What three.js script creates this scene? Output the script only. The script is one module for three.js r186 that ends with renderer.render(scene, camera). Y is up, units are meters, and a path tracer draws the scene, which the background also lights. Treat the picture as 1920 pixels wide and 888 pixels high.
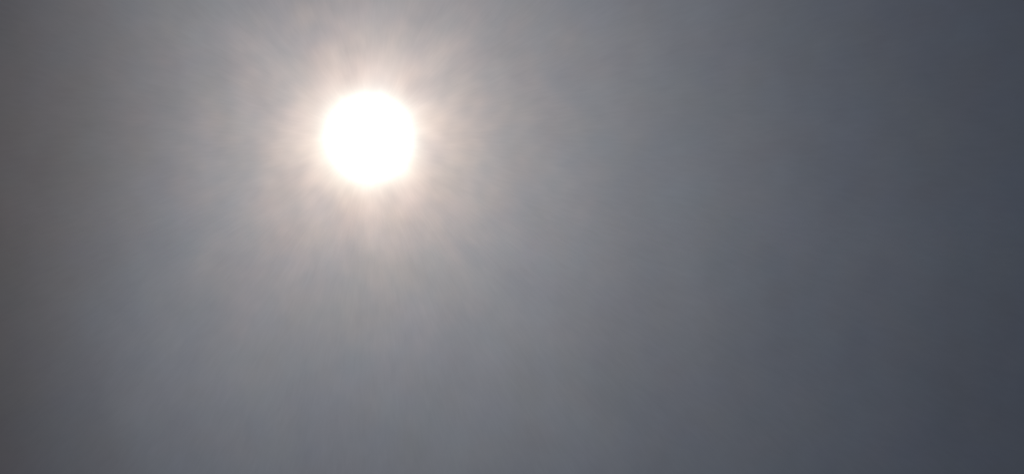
import * as THREE from 'three';
import { createNoise3D } from 'simplex-noise';

// ---------------------------------------------------------------- camera
// The sun is seen through a long lens: its disc (0.533 degrees) spans 150 of the photograph's 1920 pixels.
const SUN_RADIUS = 6.957e8, SUN_DISTANCE = 1.496e11;              // metres
const PIXEL = THREE.MathUtils.radToDeg(Math.asin(SUN_RADIUS / SUN_DISTANCE)) / 75;   // degrees that one photograph pixel spans
const focal = 1 / Math.tan(THREE.MathUtils.degToRad(PIXEL));      // focal length in photograph pixels
const towardsSun = new THREE.Vector3(0, 1, 0);                    // midday sun overhead
const scene = new THREE.Scene();
const camera = new THREE.PerspectiveCamera(2 * THREE.MathUtils.radToDeg(Math.atan(444 / focal)), 1024 / 473, 0.1, 4e11);
camera.position.set(0, 1.6, 0);
camera.quaternion.setFromUnitVectors(new THREE.Vector3(692 - 960, 444 - 258, -focal).normalize(), towardsSun);

// ---------------------------------------------------------------- sky: thin uneven haze lit from behind by the sun
const EXPOSURE = 0.4;
const rng = (s) => () => { s = (s + 0x6d2b79f5) | 0; let t = Math.imul(s ^ (s >>> 15), 1 | s); t = (t + Math.imul(t ^ (t >>> 7), 61 | t)) ^ t; return ((t ^ (t >>> 14)) >>> 0) / 4294967296; };
const thick = createNoise3D(rng(11)), warm = createNoise3D(rng(23)), green = createNoise3D(rng(37));
// forward scattering of haze grains of several sizes: [width in degrees, red, green, blue], brightest at the sun's limb
const AUREOLE = [
  [14 * PIXEL, 0.060, 0.170, 0.170],
  [60 * PIXEL, 0.412, 0.326, 0.258],
  [110 * PIXEL, 0.235, 0.118, 0.070],
  [400 * PIXEL, 0.350, 0.330, 0.290],
  [1000 * PIXEL, 0.072, 0.092, 0.140],
];
const AIR = [0.0100, 0.0125, 0.0175];
const W = 3072, H = 4096, sky = new Float32Array(W * H * 4), limb = 88 * PIXEL, DEG = 180 / Math.PI;
const smooth = (a, b, x) => { const t = Math.min(1, Math.max(0, (x - a) / (b - a))); return t * t * (3 - 2 * t); };
for (let row = 0; row < H; row++) {
  const up = ((row + 0.5) / H - 0.5) * Math.PI, y = Math.sin(up), flat = Math.cos(up), Y = y * DEG;
  const off = Math.max(Math.acos(Math.min(1, y)) * DEG - limb, -limb * 0.5);      // degrees from the sun's limb
  const wide = [...AIR];
  for (const [s, ...c] of AUREOLE.slice(3)) { const e = Math.exp(-off / s); for (let i = 0; i < 3; i++) wide[i] += c[i] * e; }
  for (let col = 0; col < W; col++) {
    const o = (row * W + col) * 4, turn = ((col + 0.5) / W - 0.5) * 2 * Math.PI;
    let r = wide[0], g = wide[1], b = wide[2];
    if (y > 0) {
      // the haze: broad swells, then ever finer mottling (the numbers are features per degree of sky)
      const X = Math.cos(turn) * flat * DEG, Z = Math.sin(turn) * flat * DEG;
      const broad = thick(X * 0.11 + 4.1, Y * 0.11, Z * 0.11 + 1.7);
      let mottle = 1.2 * thick(X * 0.9, Y * 0.9, Z * 0.9), wisp = 0, grit = 0, grain = 0, w = 0.6 * warm(X * 0.7, Y * 0.7, Z * 0.7), k = 0.5 * green(X * 1.1, Y * 1.1, Z * 1.1);
      if (y > 0.94) {                                             // what is finer than a pixel of this texture lower down
        mottle += thick(X * 2.1, Y * 2.1, Z * 2.1 + 9) + 0.8 * thick(X * 4.5, Y * 4.5, Z * 4.5);
        wisp = thick(X * 2.4 + 0.5 * warm(X * 0.6, 7, Z * 0.6), 5, Z * 0.5);      // faint fibres added to the haze, all running one way
        grit = green(X * 55, Y * 55, Z * 55) + 0.8 * green(X * 17, Y * 17, Z * 17);
        w += 0.6 * warm(X * 2.6, Y * 2.6, Z * 2.6);
        k += 0.6 * green(X * 3.1, Y * 3.1, Z * 3.1);
      }
      if (off < 4) {                                              // size of the haze droplets, which sets the width of the corona
        grain = 0.6 * warm(X * 2.2, 2, Z * 2.2) + 0.6 * warm(X * 5.2, 4, Z * 5.2) + 0.35 * warm(X * 11, 6, Z * 11);
        for (let i = 0; i < 3; i++) { const [s, cr, cg, cb] = AUREOLE[i], e = (1 + 0.18 * grain) * Math.exp(-off / (s * (1 + 0.13 * grain))); r += cr * e; g += cg * e; b += cb * e; }
      }
      const veil = 1 + 0.03 * broad + 0.018 * mottle + 0.022 * wisp + 0.022 * grit;
      // lens vignetting painted into the sky colour: darker and warmer towards the left
      const vignette = smooth(-1.0, -2.7, X + 0.25 * thick(X * 0.4, 3, Z * 0.4));
      r *= veil * (1 + 0.022 * w) * (1 - 0.27 * vignette); g *= veil * (1 + 0.014 * k) * (1 - 0.35 * vignette); b *= veil * (1 - 0.022 * w) * (1 - 0.41 * vignette);
    }
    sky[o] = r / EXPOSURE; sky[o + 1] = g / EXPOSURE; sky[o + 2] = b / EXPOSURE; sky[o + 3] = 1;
  }
}
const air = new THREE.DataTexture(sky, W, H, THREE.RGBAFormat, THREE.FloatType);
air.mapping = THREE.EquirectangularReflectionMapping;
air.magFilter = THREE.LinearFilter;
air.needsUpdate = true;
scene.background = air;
scene.environment = air;

// ---------------------------------------------------------------- sunlight and exposure
const sunlight = new THREE.DirectionalLight(0xfff4e4, 4);
sunlight.position.copy(towardsSun).multiplyScalar(100);
sunlight.castShadow = true;
scene.add(sunlight);

const renderer = new THREE.WebGLRenderer({ antialias: true });
renderer.toneMapping = THREE.LinearToneMapping;
renderer.toneMappingExposure = EXPOSURE;
renderer.shadowMap.enabled = true;

// ---------------------------------------------------------------- the sun itself, at its real size and distance
const sun = new THREE.Mesh(
  new THREE.SphereGeometry(SUN_RADIUS, 128, 96),
  new THREE.MeshStandardMaterial({ color: 0x000000, emissive: 0xfff3e2, emissiveIntensity: 40, roughness: 1 }),
);
sun.name = 'sun';
sun.position.copy(towardsSun).multiplyScalar(SUN_DISTANCE);
sun.userData = { label: 'blazing white round sun shining through hazy grey sky', category: 'sun' };
scene.add(sun);

renderer.render(scene, camera);
